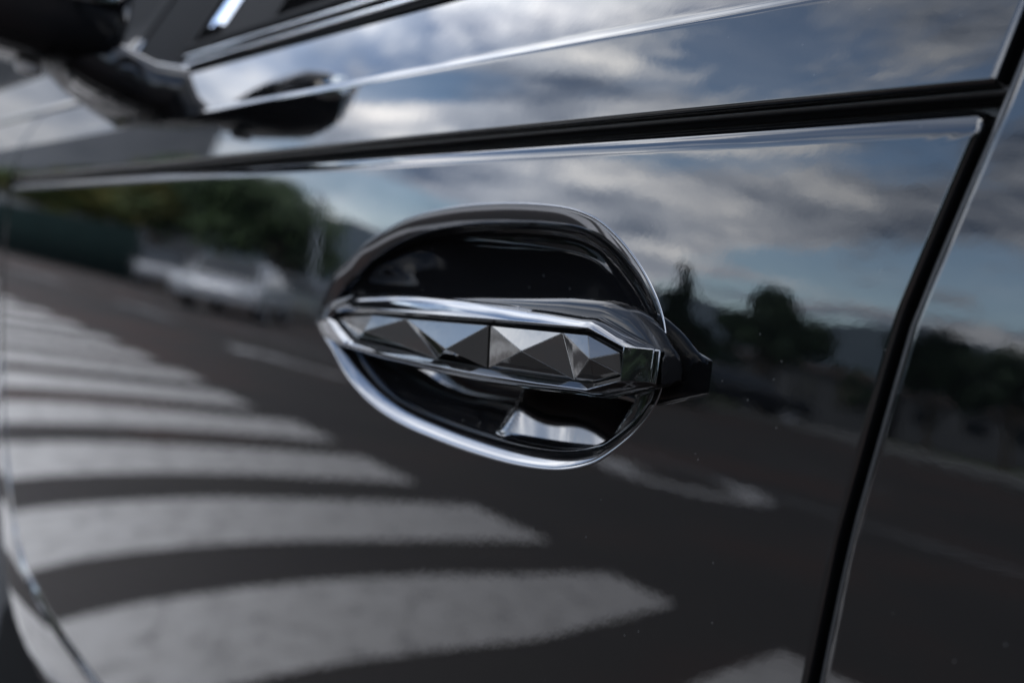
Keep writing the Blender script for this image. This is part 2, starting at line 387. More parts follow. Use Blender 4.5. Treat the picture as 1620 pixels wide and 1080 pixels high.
for x0, x1 in ((-.6, -.42), (.16, .3), (1.25, 1.4), (2.1, 2.3)):
    mesh('far_pillar', [(x0-.2*(x0 < -.5), W-.08, 1.15), (x1-.1*(x0 < -.5), W-.08, 1.15), (x1+.1, W-.22, 1.6), (x0+.1, W-.22, 1.6), (x0-.2*(x0 < -.5), W-.12, 1.15), (x1-.1*(x0 < -.5), W-.12, 1.15), (x1+.1, W-.26, 1.6), (x0+.1, W-.26, 1.6)],
         [(0, 1, 2, 3), (7, 6, 5, 4), (0, 4, 5, 1), (1, 5, 6, 2), (2, 6, 7, 3), (3, 7, 4, 0)], PAINT, car, False)
boxobj('rocker_cladding', -.9, 1.35, .025, .12, .30, .60, MATTE, car, .02)
def lathe(name, prof, seg, m, parent, loc=(0, 0, 0), axis='Y'):
    v = []
    for r, h in prof:
        for k in range(seg):
            a = 2*math.pi*k/seg; v.append((r*math.cos(a), h, r*math.sin(a)) if axis == 'Y' else (r*math.cos(a), r*math.sin(a), h))
    o = mesh(name, v, grid_faces(len(prof), seg, True), m, parent); o.location = loc; return o
RIM = mat('wheel_alloy', (.4, .4, .42), .25, 1.)
def wheel(parent, x, y, r, side):
    wv = empty('wheel', (x, y, r), 0 if side < 0 else math.pi, parent)
    lathe('tyre', [(r*.62, .09), (r*.66, .11), (r*.93, .11), (r, .08), (r, -.08), (r*.93, -.11), (r*.66, -.11), (r*.62, -.09)], 40, RUBBER, wv)
    lathe('rim', [(r*.64, .09), (r*.64, -.09), (r*.58, -.085), (r*.5, -.05), (r*.2, -.06), (r*.12, -.085), (.001, -.085)], 40, RIM, wv)
for x in (-1.45, 1.62):
    wheel(car, x, .14, .36, -1); wheel(car, x, W-.14, .36, 1)
# ---- wing mirror
mir = empty('wing_mirror', (0, 0, 0), 0, car)
def blob(name, secs, m, parent, seg=28, ex=3.2):   # superellipse sections (y, cx, cz, rx, rz) along y
    v = []
    for y, cx, cz, rx, rz in secs:
        for k in range(seg):
            a = 2*math.pi*k/seg; c, s = math.cos(a), math.sin(a)
            v.append((cx+rx*math.copysign(abs(c)**(2/ex), c), y, cz+rz*math.copysign(abs(s)**(2/ex), s)+ZH))
    f = grid_faces(len(secs), seg, True); f.append(tuple(range(seg))); f.append(tuple((len(secs)-1)*seg+k for k in reversed(range(seg))))
    return mesh(name, v, f, m, parent)
blob('mirror_housing', [(-.036, -.60, .236, .02, .035), (-.040, -.60, .240, .048, .060), (-.052, -.602, .243, .062, .072), (-.09, -.605, .246, .069, .080), (-.13, -.61, .248, .068, .080), (-.165, -.615, .248, .060, .070), (-.188, -.62, .248, .040, .050), (-.195, -.62, .248, .01, .015)], GRIPM, mir)
blob('mirror_arm', [(.050, -.635, .172, .095, .034), (.014, -.638, .170, .090, .029), (-.008, -.635, .171, .078, .026), (-.03, -.625, .175, .068, .026), (-.06, -.61, .182, .055, .026), (-.10, -.605, .19, .03, .012)], GRIPM, mir)
mo = blob('mirror_glass', [(-.052, -.534, .262, .003, .036), (-.058, -.535, .262, .004, .044), (-.10, -.537, .262, .004, .050), (-.145, -.544, .262, .004, .046), (-.162, -.548, .262, .003, .036)], mat('mirror_glass', (.8, .85, .85), .01, 1.), mir)
for q in ((-.10, -.60, .1605),):
    lathe('camera_lens', [(.0005, -.003), (.008, -.003), (.010, 0), (.011, .004)], 20, LENS, mir, (q[1], q[0], q[2]+ZH), 'Z')
# ================================================================== THE HANDLE
hd = empty('door_handle', (0, 0, 0), 0, car)
def offs(loop, j, d):
    n = outn(loop, j); return loop[j]-n*d
# cup surround (bright ring)
RP = [(.0006, .0016), (.0004, .0000), (.0000, -.0003), (-.0005, -.0002), (-.0014, .0001), (-.0034, .0010), (-.0058, .0024), (-.0080, .0041), (-.0087, .0050), (-.0092, .0105)]
v = []
rr = ring
for d, y in RP:
    for j in range(len(rr)):
        p = offs(rr, j, -d); v.append((p.x, g(p.x, p.z)+y, p.z+ZH))
o = mesh('cup_surround', v, grid_faces(len(RP), len(rr), True), CHROME, hd)
# cup
v = []
cc = Vector((-.035, 0, .008)); SS = [1, .995, .99, .98, .965, .95, .93, .91, .88, .85, .81, .77, .73, .69, .64, .59, .54, .49, .43, .37, .31, .25, .19, .13, .07, .03]
def sst(a, b, x): t = min(1, max(0, (x-a)/(b-a))); return t*t*(3-2*t)
for s in SS:
    dep = .0095+.026*(max(0, 1-s**2.4))**.8
    for j in range(len(rr)):
        p = offs(rr, j, .0094); q = cc+(p-cc)*s; yc = .0095+(dep-.0095)*max(.22, min(1, 1.1+22*q.z))
        wq = sst(-.012, -.002, q.x)*sst(.066, .050, q.x)*sst(.99, .955, s)*sst(.0, -.010, q.z)
        yc += (.0095+.45*(q.x+.003)+.27*(q.z+.038)+.0006*math.sin(q.x*160+q.z*60)-yc)*wq
        v.append((q.x, g(q.x, q.z)+yc, q.z+ZH))
f = grid_faces(len(SS), len(rr), True); f.append(tuple((len(SS)-1)*len(rr)+k for k in range(len(rr))))
mesh('handle_cup', v, f, BOWLM, hd)
def yf(x): return lerpi(x, [-.2, -.19, -.175, -.15, -.12, -.08, -.03, .03, .09, .12, .2], [-.002, -.0045, -.0085, -.0125, -.0155, -.0175, -.0190, -.0198, -.0202, -.0203, -.0204])
# frame: corresponding loops, inner outline (insert) and outer outline, in metres from the handle centre
INN = [(-.1476, .0036), (-.1462, .0050), (-.1431, .0062), (-.1196, .0075), (-.0866, .0083), (-.0520, .0092), (-.0188, .0102), (.0153, .0113), (.0483, .0122), (.0810, .0130), (.1008, .0084), (.1015, .0001), (.0861, -.0046), (.0538, -.0060), (.0156, -.0071), (-.0321, -.0076), (-.0803, -.0072), (-.1180, -.0062), (-.1330, -.0016)]
OUTF = [(-.1834, -.0019), (-.1780, .0062), (-.1650, .0115), (-.1355, .0171), (-.0910, .0195), (-.0562, .0205), (-.0120, .0209), (.0182, .0209), (.0500, .0207), (.0790, .0200), (.1108, .0112), (.1114, -.0006), (.0880, -.0090), (.0507, -.0113), (.0101, -.0129), (-.0331, -.0135), (-.0836, -.0130), (-.1400, -.0106), (-.1660, -.0078)]
def lp(a, b, t): return (a[0]+(b[0]-a[0])*t, a[1]+(b[1]-a[1])*t)
def outset(poly_, d):
    n = len(poly_); o = []
    for i in range(n):
        a, b, c = Vector(poly_[i-1]), Vector(poly_[i]), Vector(poly_[(i+1) % n])
        t1, t2 = (b-a).normalized(), (c-b).normalized(); n1 = Vector((-t1.y, t1.x)); n2 = Vector((-t2.y, t2.x)); m = (n1+n2).normalized()
        k = d/max(.4, m.dot(n1)); o.append((b.x+m.x*k, b.y+m.y*k))
    return o
# direction check: loops run clockwise seen from -y (left, top, right, bottom) so (-t.y, t.x) points outwards
def outset2(p, du, dl):      # different widths above and below
    a, b = outset(p, du), outset(p, dl); o = []
    for q, u, l in zip(p, a, b):
        t = min(1, max(0, (q[1]+.002)/.008)); o.append((l[0]+(u[0]-l[0])*t, l[1]+(u[1]-l[1])*t))
    return o
I0 = outset(INN, .0002); I1 = outset(INN, .0005); I2 = outset2(INN, .0021, .0027); I3 = outset2(INN, .0025, .0030)
loops = [(I0, +.0060), (I0, +.0016), (I1, +.0012), (I2, -.0011), (I3, -.0012)]
def loopat(t, dy): return ([lp(a, b, t) for a, b in zip(I3, OUTF)], dy)
loops += [loopat(.25, -.0004), loopat(.6, .0014), loopat(.9, .0040), loopat(1., .0062), ([lp(a, b, .97) for a, b in zip(I3, OUTF)], .0100)]
v = []; NF = len(INN)
def dens(loop, per=5):
    o = []
    n = len(loop)
    for i in range(n):
        for k in range(per): o.append(lp(loop[i], loop[(i+1) % n], k/per))
    return o
for lo, dy in loops:
    for x, z in dens(lo): 
        k = 1 if x > -.13 else max(.35, 1-(-.13-x)*10)
        if dy > -.0012 and x > .098 and -.004 < z < .0118: dyy = {-.0004: .00065, .0014: .0032, .0040: .0055}.get(dy, dy)
        else: dyy = dy
        v.append((x, yf(x)+dyy*k, z+ZH))
f = grid_faces(len(loops), NF*5, True)
fr = mesh('handle_frame', v, f, CHROME, hd, True)
def sharp(o, ang=22):
    me = o.data; bm = bmesh.new(); bm.from_mesh(me); bmesh.ops.recalc_face_normals(bm, faces=bm.faces)
    for e in bm.edges:
        if len(e.link_faces) == 2 and e.calc_face_angle(0) > R(ang): e.smooth = False
    bm.to_mesh(me); bm.free()
    return o
sharp(fr, 20)
bv = fr.modifiers.new('bevel', 'BEVEL'); bv.width = .00028; bv.segments = 2; bv.limit_method = 'ANGLE'; bv.angle_limit = R(24)
# facets of the insert
def V3(x, z, dy=0.): return Vector((x, yf(x)+dy, z+ZH))
T0, T1, T2, T3, T4 = (-.1468, .0034), (-.0595, .0084), (.0140, .0109), (.0650, .0122), (.0806, .0126)
EE, B4, B3, BG, BN, BM, BL = (.0992, .0080), (.1010, .0004), (.0857, -.0041), (.0140, -.0067), (-.0013, -.0069), (-.0270, -.0072), (-.1180, -.0058)
BX = (.0740, -.0048); TA = (-.0955, .0077)
R0_, R1, R2, R3 = (-.0975, -.0008), (-.0126, -.0021), (.0452, .0026), (.0886, .0041)
RIN = .0009     # base plane of the insert, a little behind the frame lip
AP = -.0052
def facet(pts):
    q = []
    for (x, z), dy in pts: q.append(V3(x, z, RIN+dy+.16*(.0065-z)))
    c = sum(q, Vector())/len(q); n = (q[1]-q[0]).cross(q[2]-q[0])
    if n.y > 0: q.reverse()
    n = len(q); vv = q+[p+Vector((0, .0022, 0)) for p in q]
    ff = [tuple(range(n)), tuple(reversed(range(n, 2*n)))]+[(i, n+i, n+(i+1) % n, (i+1) % n) for i in range(n)]
    o = mesh('facet', vv, ff, FACET, hd, False); return add_bevel(o, .00022, 2, 40)
def sh(p, dx): return (p[0]+dx, p[1])
g_ = .0009
T2a, BGa, T2b, BGb = sh(T2, -g_), sh(BG, -g_), sh(T2, g_), sh(BG, g_)
Z0 = 0.
FC = [[(T0, .001), (R0_, AP*.7), (TA, 0)], [(TA, 0), (R0_, AP*.7), (T1, 0)], [(T0, .001), (BL, .0005), (R0_, AP*.7)], [(BL, .0005), (BM, 0), (R0_, AP*.7)], [(R0_, AP*.7), (BM, 0), (T1, 0)],
      [(T1, 0), (BM, 0), (R1, AP)], [(T1, 0), (R1, AP), (T2a, 0)], [(BM, 0), (BN, 0), (R1, AP)], [(R1, AP), (BN, 0), (BGa, 0)], [(R1, AP), (BGa, 0), (T2a, 0)],
      [(T2b, 0), (R2, AP), (T3, 0)], [(T2b, 0), (BGb, 0), (R2, AP)], [(R2, AP), (BGb, 0), (BX, 0)], [(R2, AP), (BX, 0), (T3, 0)], [(T3, 0), (BX, 0), (R3, AP)],
      [(T3, 0), (R3, AP), (T4, 0)], [(T4, 0), (R3, AP), (EE, 0)], [(R3, AP), (BX, 0), (B3, 0)], [(R3, AP), (B3, 0), (B4, 0)], [(R3, AP), (B4, 0), (EE, 0)]]
for q in FC: facet(q)
# black backing inside the frame (the dark line round the insert and the gap between its halves)
v = [V3(x, z, .0058) for x, z in outset(INN, .0008)]+[V3(.02, .002, .0058)]
mesh('insert_backing', v, [(i, (i+1) % NF, NF) for i in range(NF)], RUBBER, hd, False)
# grip behind the frame
def sec(x):
    t = lerpi(x, [-.18, -.165, -.1364, -.1038, -.043, -.0117, .0514, .075, .0905, .1000, .1074, .1125], [.002, .0110, .0165, .0188, .0219, .0245, .0284, .0286, .0256, .0205, .0146, .0115])
    b = lerpi(x, [-.18, -.15, -.1, -.05, .05, .09, .112], [-.003, -.0085, -.0112, -.0118, -.0098, -.0072, -.0010])
    yF = yf(x)+.0085; yB = lerpi(x, [-.18, -.12, -.06, .04, .08, .1, .112], [.004, .008, .013, .014, .010, .004, .0015])
    ft = lerpi(x, [-.18, -.165, -.1355, -.091, -.012, .05, .079, .1073, .112], [.002, .0105, .0160, .0184, .0198, .0196, .0190, .0112, .0095])
    return t, b, yF, yB, ft
v = []; xs_ = [-.178+.2915*i/70 for i in range(71)]
for x in xs_:
    t, b, yF, yB, ft = sec(x); ym = min(-.0095, .5*(yF+yB)) if x > -.06 else .5*(yF+yB)
    prof = [(yF, 0), (yF, ft*.85), (yF+.0006, ft), (yF+(ym-yF)*.4, ft+(t-ft)*.35), (ym, t-.0010), (ym+(yB-ym)*.4, t), (yB-(yB-ym)*.25, t-.0015), (yB, t-.006), (yB, 0), (yB-.001, b+.004), (ym+(yB-ym)*.5, b), (ym, b-.0008), (yF+.002, b+.0006), (yF, b+.002)]
    for y, z in prof: v.append((x, y, z+ZH))
f = grid_faces(71, 14, True); f.append(tuple(range(14))); f.append(tuple(70*14+k for k in reversed(range(14))))
gr = mesh('grip', v, f, GRIPM, hd); sharp(gr, 50)
ss = gr.modifiers.new('s', 'SUBSURF'); ss.levels = 1; ss.render_levels = 1
# chrome end of the handle, turned back towards the door
v = []
EB = [(.0700, .0196), (.0795, .0196), (.1106, .0108), (.1113, -.0005), (.0880, -.0086), (.0780, -.0092)]
EL = [(0, .0060, 0), (0, .0068, .0004), (.0010, .0080, .0006), (.0011, .0105, .0005), (.0004, .0115, -.0004), (-.0020, .0118, -.0020)]
for dx, dy, o_ in EL:
    for k, (x, z) in enumerate(outset(EB, o_)):
        v.append((x+(dx if 1 < k < 4 else 0), yf(x)+dy, z+ZH))
he = sharp(mesh('handle_end', v, grid_faces(6, 6), CHROME_D, hd), 25)
bv = he.modifiers.new('bevel', 'BEVEL'); bv.width = .00035; bv.segments = 2; bv.limit_method = 'ANGLE'; bv.angle_limit = R(24)
# ================================================================== THE STREET OPPOSITE
ASPH = mat('asphalt', (.06, .058, .056), .9, 0, 1.5, 0, .15)
ncolor(ASPH, .35, [(.3, (.034, .030, .028)), (.5, (.043, .038, .034)), (.63, (.062, .040, .033)), (.75, (.048, .043, .040))], 7); nbump(ASPH, 60, .004, 3)
WHITE = mat('road_paint', (.75, .75, .74), .7)
ncolor(WHITE, 9.0, [(.36, (.17, .16, .15)), (.47, (.35, .33, .305)), (.70, (.43, .41, .385))], 9, .7)
WORN = mat('worn_road_paint', (.4, .4, .4), .7)
ncolor(WORN, 1.6, [(.40, (.045, .042, .04)), (.55, (.12, .115, .11)), (.72, (.28, .27, .26))], 8, .7)
WORN2 = mat('faded_road_paint', (.3, .3, .3), .7)
ncolor(WORN2, 1.6, [(.36, (.08, .078, .075)), (.46, (.26, .25, .24)), (.60, (.42, .41, .39))], 8, .7)
LEAF = [mat('leaf_a', (.045, .075, .022), .6), mat('leaf_b', (.075, .085, .020), .6), mat('leaf_c', (.028, .055, .024), .6)]
ncolor(LEAF[0], 1.2, [(.3, (.022, .045, .016)), (.7, (.06, .10, .028))], 3); ncolor(LEAF[1], .9, [(.35, (.04, .07, .018)), (.7, (.16, .13, .022))], 3); ncolor(LEAF[2], 1.5, [(.3, (.016, .036, .018)), (.7, (.04, .075, .03))], 3)
BARK = mat('bark', (.09, .07, .05), .9); CONC = mat('concrete', (.2, .2, .19), .85); ncolor(CONC, 1.1, [(.3, (.10, .097, .09)), (.7, (.18, .175, .165))], 6)
HILL = mat('hazed_forest_hill', (.05, .075, .09), 1.); ncolor(HILL, .02, [(.3, (.038, .06, .078)), (.7, (.07, .095, .11))], 6)  # blue-grey of distant haze mixed into the forest colour
GREENF = mat('green_sheet', (.003, .010, .009), .9, 0, 1.2)
GRASS = mat('verge', (.05, .07, .03), .95); ncolor(GRASS, .8, [(.3, (.035, .05, .02)), (.7, (.08, .09, .04))], 6)
WALLM = mat('render_wall', (.2, .2, .2), .85); ncolor(WALLM, .7, [(.3, (.085, .088, .095)), (.7, (.13, .13, .135))], 5)
DGLASS = mat('window_glass', (.02, .025, .03), .06)
TILE = mat('roof_sheet', (.16, .12, .11), .8)
gs = [-4000, -1500, -600, -250, -120, -80, -60, -44, -30, -15, 0, 15, 30, 60, 120, 400, 1500, 4000]
v = [(x, y, 0) for x in gs for y in gs]
grd = mesh('ground', v, grid_faces(len(gs), len(gs)), GRASS, None); grd.data.flip_normals(); tag(grd, kind='structure'); grd.location.z = -.16
road = empty('road', (0, 0, 0)); tag(road, kind='structure')
RD = [(-70, 30), (60, 30), (60, -15.5), (4, -17.5), (-8, -19), (-20, -23.5), (-30, -18), (-38, -14.5), (-70, -14.5)]
def poly_obj(name, pts, z, m, parent, th=0., kind=None):
    bm = bmesh.new(); vs_ = [bm.verts.new((x, y, z)) for x, y in pts]; fc = bm.faces.new(vs_)
    bm.normal_update()
    if fc.normal.z < 0: fc.normal_flip()
    if th:
        r = bmesh.ops.extrude_face_region(bm, geom=[fc]); bmesh.ops.translate(bm, vec=(0, 0, -th), verts=[e for e in r['geom'] if isinstance(e, bmesh.types.BMVert)])
        bmesh.ops.recalc_face_normals(bm, faces=bm.faces)
    bmesh.ops.triangulate(bm, faces=[q for q in bm.faces if len(q.verts) > 4])
    o = bmobj(name, bm, m, parent)
    if kind: tag(o, kind=kind)
    return o
poly_obj('road_surface', RD, 0, ASPH, road)
# zebra crossing: eleven bars across, running away from the car
S_, PD, WB, U0_ = .06194, 1.18028, .683, 2.5993
rng = random.Random(5)
for i in range(-3, 12):
    if i in (-3, -2): continue
    u = U0_+PD*i+(.22 if i == -1 else 0)
    x_at = lambda y, uu: -(uu-S_*y)
    near_ = lambda y: .27*min(1, max(0, (-1.9-y)/1.0))**1.4 if i in (-1, 0) else 0.
    far_ = lambda y: -.45*min(1, max(0, (y+2.9)/1.6)) if i == -1 else 0.
    pts = []
    ye = -2.98+rng.uniform(-.05, .05)
    for k in range(13):
        y = ye+(2.9-ye)*k/12; pts.append((x_at(y, u+far_(y)+WB/2+rng.uniform(-.012, .012)), y))
    for k in range(12, -1, -1):
        y = ye+(2.9-ye)*k/12; pts.append((x_at(y, u+near_(y)-WB/2+rng.uniform(-.012, .012)), y))
    poly_obj('crossing_bar', pts, .004, WHITE, road)
def arrow(cx, cy, rot, curved=False, k_=1.15):
    pts = [(-.12, -1.1), (.12, -1.1), (.12, .35), (.42, .35), (0, 1.2), (-.42, .35), (-.12, .35)]
    if curved:
        pts = []
        for k in range(13): a = math.pi*k/12; pts.append((.62*math.cos(a), .50*math.sin(a)))
        pts += [(-.62, -.35), (-.82, -.35), (-.47, -.9), (-.15, -.35), (-.38, -.35)]
        for k in range(12, -1, -1): a = math.pi*k/12; pts.append((.38*math.cos(a), .28*math.sin(a)))
        pts += [(.38, -.8), (.62, -.8)]
    c, s = math.cos(rot), math.sin(rot)
    return poly_obj('road_arrow', [(cx+k_*(x*c-y*s), cy+k_*(x*s+y*c)) for x, y in pts], .004, WORN2 if (curved or k_ < 1.1) else WORN, road)
arrow(-5.85, -6.25, R(-60), True); arrow(-12.0, -5.35, R(75), False, 1.0)
for x in (-24, -18, -1):
    arrow(x, -5.6, R(90))
poly_obj('lane_line', [(-60, -7.35), (30, -7.25), (30, -7.10), (-60, -7.20)], .004, WORN, road)
for i in range(16):
    x = -58+i*5.4; poly_obj('lane_line', [(x, -11.1), (x+2.2, -11.1), (x+2.2, -10.97), (x, -10.97)], .004, WORN, road)
# far kerb, stone by stone near, and the footway
kp = resample([(60, -15.5, 0), (4, -17.5, 0), (-8, -19, 0), (-20, -23.5, 0), (-30, -18, 0), (-38, -14.5, 0), (-70, -14.5, 0)], 130, False)
kerb = empty('kerb', (0, 0, 0)); tag(kerb, kind='structure')
kb = bmesh.new(); box(kb, -.48, .48, -.075, .075, 0, .13); kme = bpy.data.meshes.new('kerb_stone'); kb.to_mesh(kme); kb.free(); kme.materials.append(CONC)
for a, b in zip(kp, kp[1:]):
    o = bpy.data.objects.new('kerb_stone', kme); link(o, kerb); m_ = (a+b)/2; o.location = m_; o.rotation_euler = (0, 0, math.atan2(b.y-a.y, b.x-a.x)); o.scale = ((b-a).length/.985, 1, 1)
pv = poly_obj('pavement', [(60, -15.6), (4, -17.6), (-8, -19.1), (-20, -23.6), (-30, -18.1), (-38, -14.6), (-70, -14.6), (-70, -17.5), (-39, -17.5), (-31, -21.5), (-20, -27.5), (-7, -22.5), (4, -21), (60, -19)], .11, CONC, None, .2, 'structure')
# ---- trees
def leafmesh(name, h, rx, rz, n, seed, cone=False):
    rg = random.Random(seed); v, f = [], []
    cl = []
    for k in range(22 if not cone else 16):
        a = rg.uniform(0, 6.28); 
        if cone:
            t = rg.random(); r = rx*(1-t)**.7*.6*rg.uniform(.3, 1); cl.append((Vector((r*math.cos(a), r*math.sin(a), h-rz+2*rz*t*.95)), rx*.45*(1.1-t)))
        else:
            el = rg.uniform(-.6, 1.5); r = rg.uniform(.25, .78)
            cl.append((Vector((rx*r*math.cos(a)*math.cos(el), rx*r*math.sin(a)*math.cos(el), h+rz*r*math.sin(el))), rx*(rg.uniform(.22, .42) if n > 7800 else rg.uniform(.14, .30))))
    for i in range(n):
        c, cr = cl[rg.randrange(len(cl))]
        d = Vector((rg.gauss(0, 1), rg.gauss(0, 1), rg.gauss(0, .8))).normalized()*cr*rg.uniform(.35, 1.12)
        p = c+d; s = rg.uniform(.09, .2)*(1 if h > 3 else .8)
        e1 = Vector((rg.gauss(0, 1), rg.gauss(0, 1), rg.gauss(0, .7))).normalized(); e2 = e1.orthogonal().normalized()
        k = len(v); v += [p-e1*s, p+e2*s*.55, p+e1*s, p-e2*s*.55]; f.append((k, k+1, k+2, k+3))
    me = bpy.data.meshes.new(name); me.from_pydata([tuple(q) for q in v], [], f); return me
def trunkmesh(h, r, seed, rx):
    rg = random.Random(seed); v, f = [], []
    def limb(p, q, r0, r1):
        k = len(v); d = (q-p).normalized(); a = d.orthogonal().normalized(); b = d.cross(a)
        for P, rr_ in ((p, r0), ((p+q)/2+a*r0*.5, (r0+r1)/2), (q, r1)):
            for i in range(7): t = 6.283*i/7; v.append(P+(a*math.cos(t)+b*math.sin(t))*rr_)
        for j in range(2):
            for i in range(7): f.append((k+j*7+i, k+j*7+(i+1) % 7, k+(j+1)*7+(i+1) % 7, k+(j+1)*7+i))
    tp = Vector((rg.uniform(-.2, .2), rg.uniform(-.2, .2), h*.95)); limb(Vector((0, 0, -.2)), tp, r, r*.4)
    for i in range(7):
        a = i*.9+rg.random(); z = h*rg.uniform(.45, .85); s = tp*(z/h); limb(s, s+Vector((rx*.6*math.cos(a), rx*.6*math.sin(a), h*.3)), r*.4, r*.1)
    me = bpy.data.meshes.new('trunk'); me.from_pydata([tuple(q) for q in v], [], f); me.materials.append(BARK)
    for p in me.polygons: p.use_smooth = True
    return me
KINDS = {}
def kind_(k, h, rx, rz, n, mt, cone=False):
    me = leafmesh('crown', h, rx, rz, n, k, cone); me.materials.append(mt); KINDS[k] = (me, trunkmesh(h, .16, k, rx))
kind_(1, 3.3, 3.0, 2.1, 9000, LEAF[0]); kind_(2, 3.1, 2.7, 1.8, 8000, LEAF[1]); kind_(3, 3.5, 2.3, 3.0, 9000, LEAF[2], True); kind_(4, 3.2, 2.5, 2.4, 7500, LEAF[2])
CP = CAM.copy(); CP.y = -CP.y
def at(az, dist): a = R(az); return (CP.x-dist*math.cos(a), CP.y-dist*math.sin(a))
def tree(az, dist, k, s, label, rz=0., grp='trees on the far side of the street', name='broadleaf_tree'):
    x, y = at(az, dist); t = empty(name, (x, y, 0), rz); tag(t, label, 'tree', grp); t.scale = (s, s, s)
    link(bpy.data.objects.new('crown', KINDS[k][0]), t); link(bpy.data.objects.new('trunk', KINDS[k][1]), t)
tree(15.5, 44, 2, 1.02, 'yellow-green tree reflected at the far left of the door, above the green sheeting')
tree(18.6, 42, 2, 1.18, 'yellow-tipped round tree second from the left, reflected behind the white cars', 1.)
tree(21.3, 40, 1, 1.10, 'tall dense green tree reflected straight above the silver sedan', 2.)
tree(23.6, 39, 1, 1.00, 'dense green tree right of the silver sedan in the reflection', 3.)
tree(25.2, 41, 4, .72, 'small dark tree ending the left tree group, in front of the hills', 4.)
tree(44.8, 31, 3, .70, 'slim cypress-shaped tree reflected just right of the handle cup', 0., None, 'cypress_tree')
tree(49.3, 38, 4, .93, 'loose-crowned tree reflected halfway between handle and door gap', 5., 'trees right of the handle')
tree(54.2, 46, 4, .52, 'low tree reflected just left of the door gap', 2.2, 'trees right of the handle')
tree(57.4, 38, 4, .84, 'tree reflected left of centre in the rear door', .6, 'trees right of the handle')
tree(61.0, 37, 4, .8, 'tree reflected at the right edge of the rear door', 3.1, 'trees right of the handle')
tree(12.3, 58, 1, 1.0, 'green tree far up the street beyond the green sheeting', 1.4)
for k_, (az, dd, kk, ss_, ww) in enumerate(((72, 34, 1, 1.1, 'added unseen tree across the street beyond the right edge of the rear door'), (88, 30, 4, 1.5, 'added unseen dark tree straight across the street from the door handle'), (103, 26, 1, 1.3, 'added unseen broad green tree behind the photographer, right of the one straight across'), (117, 24, 4, 1.7, 'added unseen tall dark tree behind and to the right of the photographer'), (131, 25, 1, 1.5, 'added unseen dense green tree towards the rear of the car, on the far side'), (146, 27, 4, 1.6, 'added unseen dark tree well behind the car on the far side'), (160, 32, 1, 1.4, 'added unseen green tree farthest behind the car'))):
    tree(az, dd, kk, ss_, ww, k_*1.1, 'unseen trees added behind the photographer to darken the chrome')  # added out of view so chrome and panel edges reflect dark
# tree belts far off, with a nearer unseen stretch added behind the camera
me = bpy.data.meshes.new('tree_belt'); rg = random.Random(9); v, f = [], []
for i in range(30000):
    a = rg.uniform(8, 172); d = rg.uniform(52, 66) if a < 75 else rg.uniform(26, 40); hh = (1.5+1.3*mnoise.noise(Vector((a*.35, 0, 3)))+.5*mnoise.noise(Vector((a*1.7, 0, 3))))
    if 27 < a <= 75: hh = hh*1.25+.5
    if a > 75: hh *= 2.4+3.6*min(1, (a-75)/25)  # unseen end raised so the handle's chrome end mirrors dark, not sky
    x, y = at(a, d); p = Vector((x, y, rg.uniform(0, max(.6, hh)))); s = rg.uniform(.2, .45)
    e1 = Vector((rg.gauss(0, 1), rg.gauss(0, 1), rg.gauss(0, .7))).normalized(); e2 = e1.orthogonal().normalized()
    k = len(v); v += [p-e1*s, p+e2*s*.6, p+e1*s, p-e2*s*.6]; f.append((k, k+1, k+2, k+3))
me.from_pydata([tuple(q) for q in v], [], f); me.materials.append(LEAF[2])
tag(link(bpy.data.objects.new('hedge_growth', me)), 'dark belt of shrubs and trees beyond the street, reflected low in the doors, its tall unseen end added to darken the chrome', 'shrubs', kind='stuff')
# hills
v = []; na = 181
for i in range(na):
    a = -30+220*i/(na-1)
    for k, (d, hm) in enumerate(((900, 0), (1150, .45), (1500, 1.), (1900, .7), (2500, 0))):
        hh = 128+46*mnoise.noise(Vector((a*.055, 0, 1)))+20*mnoise.noise(Vector((a*.17, 0, 5)))+8*mnoise.noise(Vector((a*.6, 0, 7)))
        if a < 24: hh *= .75
        if k == 1: hh += 30*mnoise.noise(Vector((a*.3, 2, 5)))
        x, y = at(a, d); v.append((x, y, hh*hm-1))
hl = mesh('hills', v, grid_faces(na, 5), HILL); tag(hl, kind='structure')
# green site sheeting on posts
fn = empty('site_fence', (0, 0, 0)); tag(fn, 'dark green site sheeting on posts, reflected at the left edge of the door', 'fence')
a0, a1 = Vector((*at(9.0, 46), 0)), Vector((*at(17.6, 35.5), 0)); d_ = (a1-a0)
for k in range(8):
    p, q = a0+d_*k/8, a0+d_*(k+1)/8; n_ = Vector((-d_.y, d_.x, 0)).normalized()*.03
    nn_ = 8; v = []
    for j in range(nn_+1):
        b = p.lerp(q, (j+.02)/(nn_+.04))+n_*math.sin(j*1.7+k); v += [b+Vector((0, 0, .05)), b+Vector((0, 0, 1.95))]
    mesh('sheet_panel', v, grid_faces(nn_+1, 2), GREENF, fn).modifiers.new('t', 'SOLIDIFY').thickness = .02
for k in range(9):
    p = a0+d_*k/8-Vector((-d_.y, d_.x, 0)).normalized()*.08; boxobj('post', p.x-.03, p.x+.03, p.y-.03, p.y+.03, 0, 2.05, RIM, fn)
